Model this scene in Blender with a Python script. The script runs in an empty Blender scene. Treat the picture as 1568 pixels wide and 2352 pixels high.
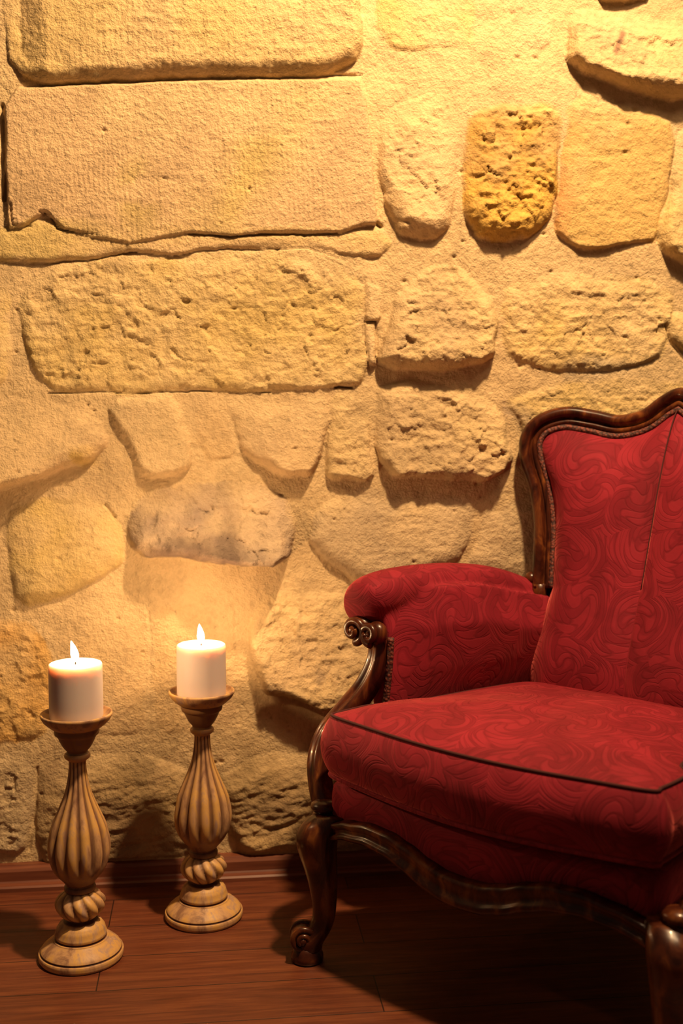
import bpy, bmesh, math, random
import numpy as np
from mathutils import Vector, Matrix

# ------------------------------------------------------------------ camera, world, lamps, exposure
scene = bpy.context.scene
C = scene.collection
PI = math.pi
WALL_ANGLE = math.radians(6.62)
WALL_Y = 2.315

cam_d = bpy.data.cameras.new('camera')
cam = bpy.data.objects.new('camera', cam_d); C.objects.link(cam)
cam.location = (0, 0, 0.95)
cam.rotation_euler = (math.radians(90 - 4.97), 0, 0)
cam_d.sensor_fit = 'VERTICAL'; cam_d.sensor_height = 36.0
cam_d.lens = 36.0 * 2600 / 2352
cam_d.dof.use_dof = True; cam_d.dof.focus_distance = 1.98; cam_d.dof.aperture_fstop = 2.8
scene.camera = cam

world = bpy.data.worlds.new('world'); scene.world = world
world.use_nodes = True
world.node_tree.nodes['Background'].inputs[0].default_value = (1.0, 0.62, 0.38, 1)
world.node_tree.nodes['Background'].inputs[1].default_value = 0.065

def lamp(name, kind, loc, energy, color, size=0.1, target=None, spot=None, blend=0.5):
    d = bpy.data.lights.new(name, kind); d.energy = energy; d.color = color
    if kind == 'AREA': d.shape = 'DISK'; d.size = size
    else: d.shadow_soft_size = size
    if kind == 'SPOT': d.spot_size = math.radians(spot); d.spot_blend = blend
    o = bpy.data.objects.new(name, d); C.objects.link(o); o.location = loc
    if target is not None:
        o.rotation_euler = (Vector(target) - Vector(loc)).to_track_quat('-Z', 'Y').to_euler()
    return o
# ceiling spot that grazes down the wall, plus an added weak overhead fill to lift the shadows
lamp('ceiling_spot', 'SPOT', (0.50, 1.30, 2.85), 390, (1.0, 0.66, 0.33), 0.065, (0.0, 2.25, 1.2), 96, 1.0)
lamp('fill_lamp', 'AREA', (0.9, 1.0, 2.9), 11, (1.0, 0.64, 0.35), 0.5, (0.3, 1.9, 0.5))
scene.view_settings.view_transform = 'Standard'
scene.view_settings.look = 'None'
scene.view_settings.exposure = 0.1
scene.view_settings.gamma = 1.0
scene.view_settings.use_curve_mapping = False

# ------------------------------------------------------------------ helpers
def link_mesh(name, verts, faces, mat, parent=None, smooth=True):
    me = bpy.data.meshes.new(name)
    me.from_pydata([tuple(v) for v in verts], [], faces)
    me.update()
    if smooth: me.polygons.foreach_set('use_smooth', [True] * len(me.polygons))
    if mat: me.materials.append(mat)
    o = bpy.data.objects.new(name, me); C.objects.link(o)
    if parent: o.parent = parent
    return o

def empty(name, loc, rz=0.0):
    o = bpy.data.objects.new(name, None); C.objects.link(o)
    o.location = loc; o.rotation_euler = (0, 0, rz); o.empty_display_size = 0.1
    return o

def tag(o, label=None, cat=None, group=None, kind=None):
    if label: o['label'] = label
    if cat: o['category'] = cat
    if group: o['group'] = group
    if kind: o['kind'] = kind
    return o

def loft(rings, closed=True, cap=True):
    """list of rings (lists of points) -> verts, faces"""
    n = len(rings[0]); v = [tuple(p) for r in rings for p in r]; f = []
    m = n if closed else n - 1
    for i in range(len(rings) - 1):
        for j in range(m):
            a = i * n + j; b = i * n + (j + 1) % n
            f.append((a, b, b + n, a + n))
    if cap and closed:
        f.append(tuple(range(n - 1, -1, -1)))
        f.append(tuple((len(rings) - 1) * n + k for k in range(n)))
    return v, f

def merge(parts):
    V = []; Fc = []
    for v, f in parts:
        o = len(V); V += list(v); Fc += [tuple(i + o for i in q) for q in f]
    return V, Fc

def catmull(pts, k=8, closed=False):
    P = [Vector(p) for p in pts]; n = len(P); out = []
    rng = range(n if closed else n - 1)
    for i in rng:
        if closed: p0, p1, p2, p3 = P[(i - 1) % n], P[i], P[(i + 1) % n], P[(i + 2) % n]
        else:
            p1, p2 = P[i], P[i + 1]
            p0 = P[i - 1] if i > 0 else p1 * 2 - p2
            p3 = P[i + 2] if i + 2 < n else p2 * 2 - p1
        for j in range(k):
            t = j / k
            out.append(0.5 * ((2 * p1) + (p2 - p0) * t + (2 * p0 - 5 * p1 + 4 * p2 - p3) * t * t + (3 * p1 - p0 - 3 * p2 + p3) * t ** 3))
    if not closed: out.append(P[-1].copy())
    return out

def sweep(path, profile, ref, closed=False, scale=None, cap=True):
    """profile (a,b): a along binormal (in plane), b along ref"""
    n = len(path); rings = []
    for i, p in enumerate(path):
        if closed: t = path[(i + 1) % n] - path[(i - 1) % n]
        else: t = path[min(i + 1, n - 1)] - path[max(i - 1, 0)]
        t.normalize()
        r = Vector(ref(i) if callable(ref) else ref)
        r = (r - t * r.dot(t)).normalized(); bn = t.cross(r).normalized()
        s = scale(i / (n - 1)) if scale else 1.0
        rings.append([p + bn * (a * s) + r * (b * s) for a, b in profile])
    if closed:
        rings.append(rings[0]); return loft(rings, True, False)
    return loft(rings, True, cap)

def circle(r, n=12, ry=None):
    ry = r if ry is None else ry
    return [(r * math.cos(2 * PI * i / n), ry * math.sin(2 * PI * i / n)) for i in range(n)]

def tube(path, r, n=8, closed=False):
    path = [Vector(p) for p in path]; m = len(path); rings = []
    t0 = (path[1] - path[0]).normalized()
    r0 = Vector((0, 0, 1)) if abs(t0.z) < .9 else Vector((1, 0, 0))
    r0 = (r0 - t0 * r0.dot(t0)).normalized()
    for i, p in enumerate(path):
        t = (path[min(i + 1, m - 1)] - path[max(i - 1, 0)]).normalized()
        if closed: t = (path[(i + 1) % m] - path[(i - 1) % m]).normalized()
        r0 = (r0 - t * r0.dot(t)).normalized(); bn = t.cross(r0)
        rr = r(i / (m - 1)) if callable(r) else r
        rings.append([p + r0 * (rr * math.cos(2 * PI * k / n)) + bn * (rr * math.sin(2 * PI * k / n)) for k in range(n)])
    if closed: rings.append(rings[0]); return loft(rings, True, False)
    return loft(rings, True, True)

def ball(c, r, n=16, m=10, sc=(1, 1, 1)):
    rings = []
    for i in range(m + 1):
        a = PI * (i + .001) / (m + .002)
        rings.append([(c[0] + sc[0] * r * math.sin(a) * math.cos(2 * PI * k / n), c[1] + sc[1] * r * math.sin(a) * math.sin(2 * PI * k / n), c[2] - sc[2] * r * math.cos(a)) for k in range(n)])
    return loft(rings)

def smoothstep(t):
    t = max(0.0, min(1.0, t)); return t * t * (3 - 2 * t)

def sm(o, levels=1):
    m = o.modifiers.new('sub', 'SUBSURF'); m.levels = levels; m.render_levels = levels
    return o

# ------------------------------------------------------------------ materials
def new_mat(name):
    m = bpy.data.materials.new(name); m.use_nodes = True
    nt = m.node_tree; return m, nt, nt.nodes['Principled BSDF']
def N(nt, t, **kw):
    n = nt.nodes.new(t)
    for k, v in kw.items():
        if k.startswith('i_'): n.inputs[int(k[2:]) if k[2:].isdigit() else k[2:].replace('_', ' ')].default_value = v
        else: setattr(n, k, v)
    return n
def mathn(nt, op, a, b=None, c=None, clamp=False):
    n = nt.nodes.new('ShaderNodeMath'); n.operation = op; n.use_clamp = clamp
    for i, x in enumerate((a, b, c)):
        if x is None: continue
        if isinstance(x, (int, float)): n.inputs[i].default_value = x
        else: nt.links.new(x, n.inputs[i])
    return n.outputs[0]
def vmath(nt, op, a, b=None):
    n = nt.nodes.new('ShaderNodeVectorMath'); n.operation = op
    for i, x in enumerate((a, b)):
        if x is None: continue
        if isinstance(x, (tuple, list)): n.inputs[i].default_value = x
        elif isinstance(x, (int, float)): n.inputs['Scale'].default_value = x
        else: nt.links.new(x, n.inputs[i])
    return n
def ramp(nt, fac, stops):
    n = nt.nodes.new('ShaderNodeValToRGB'); e = n.color_ramp.elements
    while len(e) < len(stops): e.new(0.5)
    for el, (p, c) in zip(e, stops):
        el.position = p; el.color = (c[0], c[1], c[2], 1) if isinstance(c, (tuple, list)) else (c, c, c, 1)
    nt.links.new(fac, n.inputs[0]); return n.outputs[0]
def mix(nt, fac, a, b, mode='MIX'):
    n = nt.nodes.new('ShaderNodeMix'); n.data_type = 'RGBA'; n.blend_type = mode
    for i, x in ((0, fac), (6, a), (7, b)):
        if isinstance(x, (int, float)): n.inputs[i].default_value = x
        elif isinstance(x, (tuple, list)): n.inputs[i].default_value = (x[0], x[1], x[2], 1)
        else: nt.links.new(x, n.inputs[i])
    return n.outputs[2]
def bump(nt, h, strength, dist, bsdf, prev=None):
    n = N(nt, 'ShaderNodeBump'); n.inputs['Strength'].default_value = strength; n.inputs['Distance'].default_value = dist
    nt.links.new(h, n.inputs['Height'])
    if prev: nt.links.new(prev, n.inputs['Normal'])
    if bsdf: nt.links.new(n.outputs[0], bsdf.inputs['Normal'])
    return n.outputs[0]
def noise(nt, vec, scale, detail=4, rough=.55, dist=0):
    n = N(nt, 'ShaderNodeTexNoise'); n.inputs['Scale'].default_value = scale; n.inputs['Detail'].default_value = detail
    n.inputs['Roughness'].default_value = rough; n.inputs['Distortion'].default_value = dist
    if vec: nt.links.new(vec, n.inputs['Vector'])
    return n.outputs[0]

def mat_stone():
    m, nt, b = new_mat('sandstone')
    at = N(nt, 'ShaderNodeAttribute', attribute_name='stone_color')
    tc = N(nt, 'ShaderNodeTexCoord')
    n1 = noise(nt, tc.outputs['Object'], 14, 6, .6)
    n2 = noise(nt, tc.outputs['Object'], 90, 4, .65)
    n3 = noise(nt, tc.outputs['Object'], 320, 3, .6)
    f = mathn(nt, 'ADD', mathn(nt, 'MULTIPLY', n1, .45), mathn(nt, 'MULTIPLY', n2, .35))
    v = ramp(nt, f, [(.22, .62), (.42, .98), (.6, 1.12)])
    col = mix(nt, 1.0, at.outputs['Color'], v, 'MULTIPLY')
    pits = ramp(nt, noise(nt, tc.outputs['Object'], 60, 3, .7), [(.27, .55), (.36, 1.0)])
    col = mix(nt, .8, col, mix(nt, 1.0, col, pits, 'MULTIPLY'))
    nt.links.new(col, b.inputs['Base Color'])
    b.inputs['Roughness'].default_value = .9
    b.inputs['Specular IOR Level'].default_value = .2
    h = mathn(nt, 'ADD', mathn(nt, 'MULTIPLY', n2, 1.0), mathn(nt, 'MULTIPLY', n3, .4))
    bump(nt, h, .75, .008, b)
    return m

def mat_floor():
    m, nt, b = new_mat('floor_boards')
    tc = N(nt, 'ShaderNodeTexCoord')
    br = N(nt, 'ShaderNodeTexBrick'); br.offset = .37
    br.inputs['Scale'].default_value = 1.0; br.inputs['Brick Width'].default_value = 1.25; br.inputs['Row Height'].default_value = .118
    br.inputs['Mortar Size'].default_value = .0012; br.inputs['Mortar Smooth'].default_value = .3; br.inputs['Bias'].default_value = 0
    br.inputs['Color1'].default_value = (.8, .8, .8, 1); br.inputs['Color2'].default_value = (1.15, 1.15, 1.15, 1)
    nt.links.new(tc.outputs['Object'], br.inputs['Vector'])
    mp = N(nt, 'ShaderNodeMapping'); mp.inputs['Scale'].default_value = (1.6, 22, 1)
    nt.links.new(tc.outputs['Object'], mp.inputs['Vector'])
    g1 = noise(nt, mp.outputs[0], 3.0, 8, .62, .6)
    mp2 = N(nt, 'ShaderNodeMapping'); mp2.inputs['Scale'].default_value = (4, 90, 1)
    nt.links.new(tc.outputs['Object'], mp2.inputs['Vector'])
    g2 = noise(nt, mp2.outputs[0], 3.0, 4, .6)
    f = mathn(nt, 'ADD', mathn(nt, 'MULTIPLY', g1, .65), mathn(nt, 'MULTIPLY', g2, .35))
    col = ramp(nt, f, [(.30, (.045, .011, .006)), (.5, (.115, .030, .013)), (.68, (.19, .058, .022))])
    col = mix(nt, 1.0, col, br.outputs['Color'], 'MULTIPLY')
    col = mix(nt, mathn(nt, 'MULTIPLY', br.outputs['Fac'], .55), col, (.03, .009, .005))
    specks = ramp(nt, noise(nt, tc.outputs['Object'], 75, 2, .5), [(.77, 0.0), (.80, 1.0)])
    col = mix(nt, mathn(nt, 'MULTIPLY', specks, .5), col, (.35, .25, .17))
    nt.links.new(col, b.inputs['Base Color'])
    b.inputs['Roughness'].default_value = .42
    rr = ramp(nt, noise(nt, tc.outputs['Object'], 9, 4, .6), [(.3, .34), (.7, .55)])
    nt.links.new(rr, b.inputs['Roughness'])
    h = mathn(nt, 'SUBTRACT', mathn(nt, 'MULTIPLY', f, .25), br.outputs['Fac'])
    bump(nt, h, .35, .0015, b)
    return m

def mat_skirting():
    m, nt, b = new_mat('skirting_wood')
    tc = N(nt, 'ShaderNodeTexCoord')
    mp = N(nt, 'ShaderNodeMapping'); mp.inputs['Scale'].default_value = (2, 30, 30)
    nt.links.new(tc.outputs['Object'], mp.inputs['Vector'])
    f = noise(nt, mp.outputs[0], 3, 5, .6)
    nt.links.new(ramp(nt, f, [(.3, (.10, .026, .014)), (.7, (.20, .062, .030))]), b.inputs['Base Color'])
    b.inputs['Roughness'].default_value = .45
    return m

def mat_wood():
    m, nt, b = new_mat('polished_walnut')
    tc = N(nt, 'ShaderNodeTexCoord')
    mp = N(nt, 'ShaderNodeMapping'); mp.inputs['Scale'].default_value = (1, 1, .35)
    nt.links.new(tc.outputs['Object'], mp.inputs['Vector'])
    f = noise(nt, mp.outputs[0], 26, 5, .6, 1.2)
    nt.links.new(ramp(nt, f, [(.36, (.020, .0038, .0022)), (.52, (.062, .014, .0055)), (.70, (.20, .062, .014))]), b.inputs['Base Color'])
    b.inputs['Roughness'].default_value = .3; b.inputs['Specular IOR Level'].default_value = .3
    b.inputs['Coat Weight'].default_value = .22; b.inputs['Coat Roughness'].default_value = .08
    return m

def mat_velvet():
    m, nt, b = new_mat('red_damask')
    uv = N(nt, 'ShaderNodeUVMap'); uv.uv_map = 'UVMap'
    # domain warp
    wn = N(nt, 'ShaderNodeTexNoise'); wn.inputs['Scale'].default_value = 9; wn.inputs['Detail'].default_value = 1
    nt.links.new(uv.outputs[0], wn.inputs['Vector'])
    off = vmath(nt, 'SUBTRACT', wn.outputs[1], (.5, .5, .5)).outputs[0]
    off = vmath(nt, 'SCALE', off, .05).outputs[0]
    P = vmath(nt, 'ADD', uv.outputs[0], off).outputs[0]
    # scrolling foliage: each motif is twisted round its own centre, then divided into leaves
    def motif(scale, twist, seed, leaf_scale):
        vo = N(nt, 'ShaderNodeTexVoronoi'); vo.voronoi_dimensions = '2D'; vo.feature = 'F1'
        vo.inputs['Scale'].default_value = scale; vo.inputs['Randomness'].default_value = .7
        P2 = vmath(nt, 'ADD', P, (seed, seed * 1.7, 0)).outputs[0]
        nt.links.new(P2, vo.inputs['Vector'])
        d = vmath(nt, 'SUBTRACT', P2, vo.outputs['Position']).outputs[0]
        ln = vmath(nt, 'LENGTH', d).outputs['Value']
        sc = N(nt, 'ShaderNodeSeparateColor'); nt.links.new(vo.outputs['Color'], sc.inputs[0])
        sgn = mathn(nt, 'SIGN', mathn(nt, 'SUBTRACT', sc.outputs[0], .5))
        rot = N(nt, 'ShaderNodeVectorRotate'); rot.rotation_type = 'Z_AXIS'
        nt.links.new(d, rot.inputs['Vector'])
        nt.links.new(mathn(nt, 'MULTIPLY', mathn(nt, 'MULTIPLY', ln, twist), sgn), rot.inputs['Angle'])
        q = vmath(nt, 'ADD', rot.outputs[0], vo.outputs['Color']).outputs[0]
        mp = N(nt, 'ShaderNodeMapping'); mp.inputs['Scale'].default_value = (leaf_scale, leaf_scale * .42, 1)
        nt.links.new(q, mp.inputs['Vector'])
        outs = []
        for ft in ('DISTANCE_TO_EDGE', 'F1'):
            v2 = N(nt, 'ShaderNodeTexVoronoi'); v2.voronoi_dimensions = '2D'; v2.feature = ft
            v2.inputs['Scale'].default_value = 1; v2.inputs['Randomness'].default_value = .9
            nt.links.new(mp.outputs[0], v2.inputs['Vector']); outs.append(v2)
        return outs[0].outputs['Distance'], outs[1].outputs['Color'], outs[1].outputs['Distance']
    e1, c1, f1 = motif(9.5, 48.0, 0.0, 62)
    s1 = N(nt, 'ShaderNodeSeparateColor'); nt.links.new(c1, s1.inputs[0])
    edge = ramp(nt, e1, [(.02, 1.0), (.13, 0.0)])
    veil = ramp(nt, f1, [(.15, 0.0), (.55, 1.0)])
    leaf = ramp(nt, mathn(nt, 'SUBTRACT', s1.outputs[0], mathn(nt, 'MULTIPLY', veil, .25)), [(.28, 0.0), (.42, 1.0)])
    fine = noise(nt, uv.outputs[0], 420, 2, .6)
    crush = noise(nt, uv.outputs[0], 7, 4, .6, .8)
    base = mix(nt, leaf, (.190, .0098, .0205), (.245, .0145, .0275))
    base = mix(nt, mathn(nt, 'MULTIPLY', edge, .34), base, (.09, .004, .008))
    base = mix(nt, 1.0, base, ramp(nt, crush, [(.3, .75), (.7, 1.2)]), 'MULTIPLY')
    nt.links.new(base, b.inputs['Base Color'])
    b.inputs['Roughness'].default_value = .75
    b.inputs['Specular IOR Level'].default_value = .15
    b.inputs['Sheen Weight'].default_value = .7
    b.inputs['Sheen Roughness'].default_value = .35
    b.inputs['Sheen Tint'].default_value = (1, .20, .18, 1)
    h = mathn(nt, 'ADD', mathn(nt, 'MULTIPLY', leaf, .5), mathn(nt, 'ADD', mathn(nt, 'MULTIPLY', fine, .3), mathn(nt, 'MULTIPLY', edge, -.7)))
    bump(nt, h, .35, .0012, b)
    return m

def mat_plain(name, col, rough=.6, **kw):
    m, nt, b = new_mat(name)
    b.inputs['Base Color'].default_value = (*col, 1); b.inputs['Roughness'].default_value = rough
    for k, v in kw.items(): b.inputs[k.replace('_', ' ')].default_value = v
    return m

def mat_gimp():
    m, nt, b = new_mat('gimp_braid')
    tc = N(nt, 'ShaderNodeTexCoord')
    v = N(nt, 'ShaderNodeTexVoronoi'); v.inputs['Scale'].default_value = 190
    nt.links.new(tc.outputs['Object'], v.inputs['Vector'])
    nt.links.new(ramp(nt, v.outputs['Distance'], [(.2, (.20, .045, .028)), (.7, (.035, .008, .007))]), b.inputs['Base Color'])
    b.inputs['Roughness'].default_value = .7
    inv = mathn(nt, 'SUBTRACT', 1.0, v.outputs['Distance'])
    bump(nt, inv, .7, .002, b)
    return m

def mat_carved():
    m, nt, b = new_mat('limed_carved_wood')
    at = N(nt, 'ShaderNodeAttribute', attribute_name='patina')
    tc = N(nt, 'ShaderNodeTexCoord')
    mp = N(nt, 'ShaderNodeMapping'); mp.inputs['Scale'].default_value = (1, 1, .3)
    nt.links.new(tc.outputs['Object'], mp.inputs['Vector'])
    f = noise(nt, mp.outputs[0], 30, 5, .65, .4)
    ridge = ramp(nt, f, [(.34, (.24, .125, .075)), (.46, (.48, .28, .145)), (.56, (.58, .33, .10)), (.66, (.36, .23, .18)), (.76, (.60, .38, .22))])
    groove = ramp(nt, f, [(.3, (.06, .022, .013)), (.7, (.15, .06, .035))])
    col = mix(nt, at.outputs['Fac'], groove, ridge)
    nt.links.new(col, b.inputs['Base Color'])
    b.inputs['Roughness'].default_value = .5; b.inputs['Specular IOR Level'].default_value = .35
    bump(nt, noise(nt, mp.outputs[0], 160, 3, .6), .25, .001, b)
    return m

def mat_wax():
    m, nt, b = new_mat('candle_wax')
    b.inputs['Base Color'].default_value = (.64, .54, .52, 1)
    b.inputs['Roughness'].default_value = .45
    b.inputs['Subsurface Weight'].default_value = 1.0
    b.inputs['Subsurface Radius'].default_value = (1.0, .80, .62)
    b.inputs['Subsurface Scale'].default_value = .025
    return m

def mat_emit(name, col, st):
    m, nt, b = new_mat(name)
    b.inputs['Base Color'].default_value = (0, 0, 0, 1)
    b.inputs['Emission Color'].default_value = (*col, 1); b.inputs['Emission Strength'].default_value = st
    return m

M_STONE = mat_stone(); M_FLOOR = mat_floor(); M_SKIRT = mat_skirting(); M_WOOD = mat_wood(); M_RED = mat_velvet()
M_GIMP = mat_gimp(); M_CARVED = mat_carved(); M_WAX = mat_wax()
M_SEAM = mat_plain('seam_shadow_thread', (.05, .003, .004), .9)
M_WICK = mat_plain('wick', (.02, .015, .01), .9)
M_FLAME = mat_emit('flame', (1.0, .86, .55), 30)
M_UNDER = mat_plain('black_underlining', (.02, .012, .01), .95)

# ------------------------------------------------------------------ the stone wall
STONES = [
 ([(-631,1802),(14,1831),(36,1749),(42,1674),(27,1640),(-12,1616),(-73,1610),(-244,1602),(-413,1590),(-571,1579),(-619,1593),(-643,1625),(-648,1689),(-644,1770)], 42, 26, 2.2, 0.0, 0, 1),
 ([(-652,1535),(-628,1572),(-413,1587),(-159,1603),(36,1611),(49,1573),(58,1488),(65,1403),(69,1326),(41,1325),(-4,1307),(-161,1305),(-213,1298),(-299,1302),(-418,1279),(-485,1289),(-543,1304),(-580,1339),(-618,1309),(-647,1306),(-653,1412)], 23, 6, 1.0, 0, 1, 2),
 ([(-718,1241),(-717,1290),(-584,1330),(-333,1310),(67,1322),(103,1292),(76,1265),(-74,1280),(-161,1275),(-230,1278),(-333,1263),(-418,1268),(-486,1248),(-570,1241)], 15, 7, 1.4, 0, 1, 0),
 ([(-612,1204),(-553,1237),(-452,1261),(-333,1257),(-230,1272),(-161,1269),(-56,1274),(5,1245),(43,1204),(45,1117),(59,1056),(41,1012),(-4,1000),(-163,995),(-337,992),(-567,987),(-608,1027),(-623,1078),(-638,1162)], 13, 10, 3.6, 0, 2, 0),
 ([(-744,1211),(-654,1187),(-653,1078),(-663,1010),(-750,992)], 16, 9, 3, 0, 2, 0),
 ([(-750,986),(-525,980),(-474,941),(-465,898),(-497,855),(-579,829),(-680,800),(-756,779)], 68, 12, 1.2, 0.6, 3, 0),
 ([(-466,950),(-448,986),(-337,991),(-315,967),(-303,906),(-304,845),(-339,822),(-382,819),(-412,837),(-433,889)], 34, 20, 1.0, 0.1, 4, 3),
 ([(-300,980),(-241,989),(-224,941),(-212,862),(-269,854),(-294,906)], 9, 8, 0.8, 0, 3, 0),
 ([(-233,972),(-198,983),(-145,991),(-26,993),(-26,941),(-38,870),(-62,821),(-111,817),(-164,844),(-199,871),(-216,924)], 36, 14, 1.5, 0.3, 3, 0),
 ([(-20,990),(59,996),(61,906),(67,825),(46,807),(-30,820),(-29,906)], 26, 10, 4, 0.3, 5, 0),
 ([(70,1003),(158,1021),(267,1012),(313,977),(342,914),(357,860),(334,824),(297,806),(196,818),(105,823),(77,852),(68,923)], 46, 16, 5, 0.3, 5, 0),
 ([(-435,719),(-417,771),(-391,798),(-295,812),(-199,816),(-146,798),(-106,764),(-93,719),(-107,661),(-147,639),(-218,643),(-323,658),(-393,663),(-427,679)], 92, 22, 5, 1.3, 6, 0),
 ([(-665,752),(-630,778),(-511,798),(-482,772),(-444,723),(-441,653),(-489,618),(-584,576),(-635,563),(-656,586),(-667,665)], 34, 22, 2.5, 0.3, 2, 0),
 ([(-71,692),(-57,737),(-22,781),(68,797),(196,796),(279,768),(270,697),(243,642),(105,599),(33,604),(-40,647)], 30, 20, 2.2, 0.2, 7, 0),
 ([(298,742),(362,769),(437,796),(476,676),(431,593),(262,633)], 14, 16, 2, 0, 7, 0),
 ([(-763,544),(-636,537),(-595,487),(-577,416),(-607,291),(-770,278)], 12, 10, 3.5, 0, 8, 0),
 ([(-188,532),(-165,581),(-76,598),(14,582),(78,526),(79,425),(24,371),(-40,341),(-113,364),(-166,375),(-193,460)], 52, 12, 4, 0.3, 5, 0),
 ([(-770,269),(-642,269),(-622,237),(-623,156),(-644,65),(-777,48)], 20, 12, 4, 0, 7, 0),
 ([(-612,237),(-521,268),(-416,264),(-275,197),(-236,140),(-259,66),(-349,19),(-613,27),(-623,156)], 30, 22, 2.5, -0.4, 9, 0),
 ([(-258,196),(-167,253),(-58,261),(70,247),(89,126),(52,19),(-205,26),(-236,93)], 32, 22, 2.5, -0.4, 9, 0),
 ([(88,230),(200,263),(436,236),(448,102),(392,8),(108,12)], 22, 20, 5, 0, 9, 0),
 ([(106,562),(290,586),(431,547),(425,350),(293,279),(107,304)], 24, 18, 3, 0, 5, 0),
 ([(460,556),(669,589),(846,558),(854,299),(629,259),(474,302)], 26, 18, 3, 0, 2, 0),
 ([(475,235),(678,238),(875,260),(884,-14),(469,5)], 24, 18, 5, 0, 9, 0),
 ([(483,850),(662,868),(858,792),(844,605),(497,601)], 20, 18, 3, 0, 7, 0),
 ([(66,1833),(250,1841),(267,1724),(261,1680),(154,1668),(101,1667),(68,1700)], 10, 10, 1.6, 0, 2, 0),
 ([(278,1842),(420,1848),(424,1696),(404,1678),(296,1681)], 8, 10, 1.4, 0, 4, 0),
 ([(458,1731),(477,1764),(548,1760),(826,1797),(832,1601),(691,1588),(626,1594),(551,1614),(487,1634),(457,1663)], 55, 24, 4, 0.4, 5, 0),
 ([(492,1860),(638,1867),(623,1782),(566,1776),(513,1783)], 42, 16, 2, 0.3, 3, 0),
 ([(74,1523),(102,1566),(226,1604),(237,1562),(232,1433),(219,1329),(192,1300),(147,1296),(103,1309),(85,1361),(69,1446)], 36, 18, 3.2, 0.8, 3, 0),
 ([(253,1552),(297,1572),(431,1580),(448,1559),(441,1438),(430,1350),(394,1310),(337,1296),(275,1304),(246,1347),(240,1433)], 42, 18, 8, 0.5, 10, 0),
 ([(459,1575),(497,1594),(552,1578),(673,1557),(690,1505),(677,1408),(652,1301),(596,1296),(493,1285),(447,1315),(435,1368),(453,1482)], 18, 8, 1.8, 0, 11, 0),
 ([(695,1532),(833,1553),(843,1259),(710,1253),(663,1284),(651,1328),(677,1399)], 44, 18, 3.2, 0.5, 2, 0),
 ([(108,1188),(157,1241),(229,1257),(265,1225),(311,1181),(326,1137),(314,1066),(285,1046),(194,1041),(104,1040),(73,1060),(94,1126)], 46, 14, 5, 0.5, 5, 0),
 ([(332,1212),(467,1234),(635,1230),(692,1195),(685,1122),(658,1059),(545,1039),(424,1038),(340,1064),(330,1137)], 18, 10, 3.5, 0, 2, 0),
 ([(665,1154),(845,1187),(849,1055),(714,1076),(676,1104)], 36, 14, 2.5, 0.3, 2, 0),
 ([(334,977),(424,1015),(564,1024),(850,1025),(857,830),(473,868),(379,905)], 16, 12, 3.5, 0, 2, 0),
 ([(48,1133),(68,1133),(75,1049),(59,1049)], 18, 3, 0.5, 0, 4, 0),
 ([(44,1222),(78,1213),(78,1139),(48,1139)], 14, 3, 0.8, 0, 4, 0),
 ([(-577,522),(-403,554),(-394,302),(-564,289)], 7, 10, 0.8, 0, 3, 0),
 ([(-384,563),(-223,560),(-216,314),(-381,292)], 7, 10, 0.8, 0, 3, 0),
]
CRACKS = [
 ([(-657,1539),(-658,1469),(-656,1362)], 5, 30),
 ([(-643,1354),(-638,1313),(-605,1312)], 3, 10),
 ([(-562,1580),(-413,1590),(-244,1602),(-73,1610),(40,1618)], 2.5, 12),
 ([(-588,1339),(-572,1337),(-556,1306),(-477,1295)], 2.5, 14),
 ([(-303,1302),(-230,1299),(-161,1304),(-74,1303),(-8,1309)], 2.5, 14),
 ([(-661,1241),(-570,1240),(-486,1248),(-418,1266),(-333,1262),(-230,1276),(-161,1273),(-74,1279),(14,1256)], 2, 6),
 ([(43,1222),(44,1170),(48,1108)], 2, 10),
 ([(46,1136),(69,1137),(73,1091),(73,1065)], 2, 10),
 ([(-12,1001),(21,1003)], 3, 30),
 ([(69,1329),(75,1324)], 5, 40),
 ([(-476,767),(-459,743)], 5, 25),
 ([(-584,988),(-337,992),(-241,996),(-145,994)], 2, 8),
 ([(41,1209),(5,1245),(-39,1264)], 2, 6),
 ([(-620,237),(-621,155),(-639,65)], 3, 10),
 ([(697,1532),(677,1399),(654,1301)], 3, 8),
 ([(433,1568),(446,1438)], 2, 4),
 ([(665,1149),(685,1095),(722,1059)], 3, 14),
 ([(-239,1654),(-227,1654)], 3, 12),
 ([(-185,1200),(-181,1195)], 4, 10),
 ([(-51,1587),(-50,1585)], 3, 8),
 ([(-125,1601),(-124,1599)], 3, 8),
 ([(-64,1561),(-63,1558)], 2.5, 8),
 ([(-40,1562),(-37,1560)], 2.5, 8),
 ([(-43,1516),(-40,1514)], 2.5, 8),
 ([(-353,1406),(-344,1404)], 4, 9),
 ([(-259,1438),(-246,1428)], 4, 6),
 ([(-194,1319),(-182,1318)], 3, 6),
 ([(-390,554),(-391,293)], 2.5, 4),
 ([(-220,560),(-212,314)], 3, 5),
 ([(536,1224),(579,1220),(626,1185)], 2.5, 5),
 ([(-84,813),(-62,790),(-40,737)], 2, 4),
]

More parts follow.
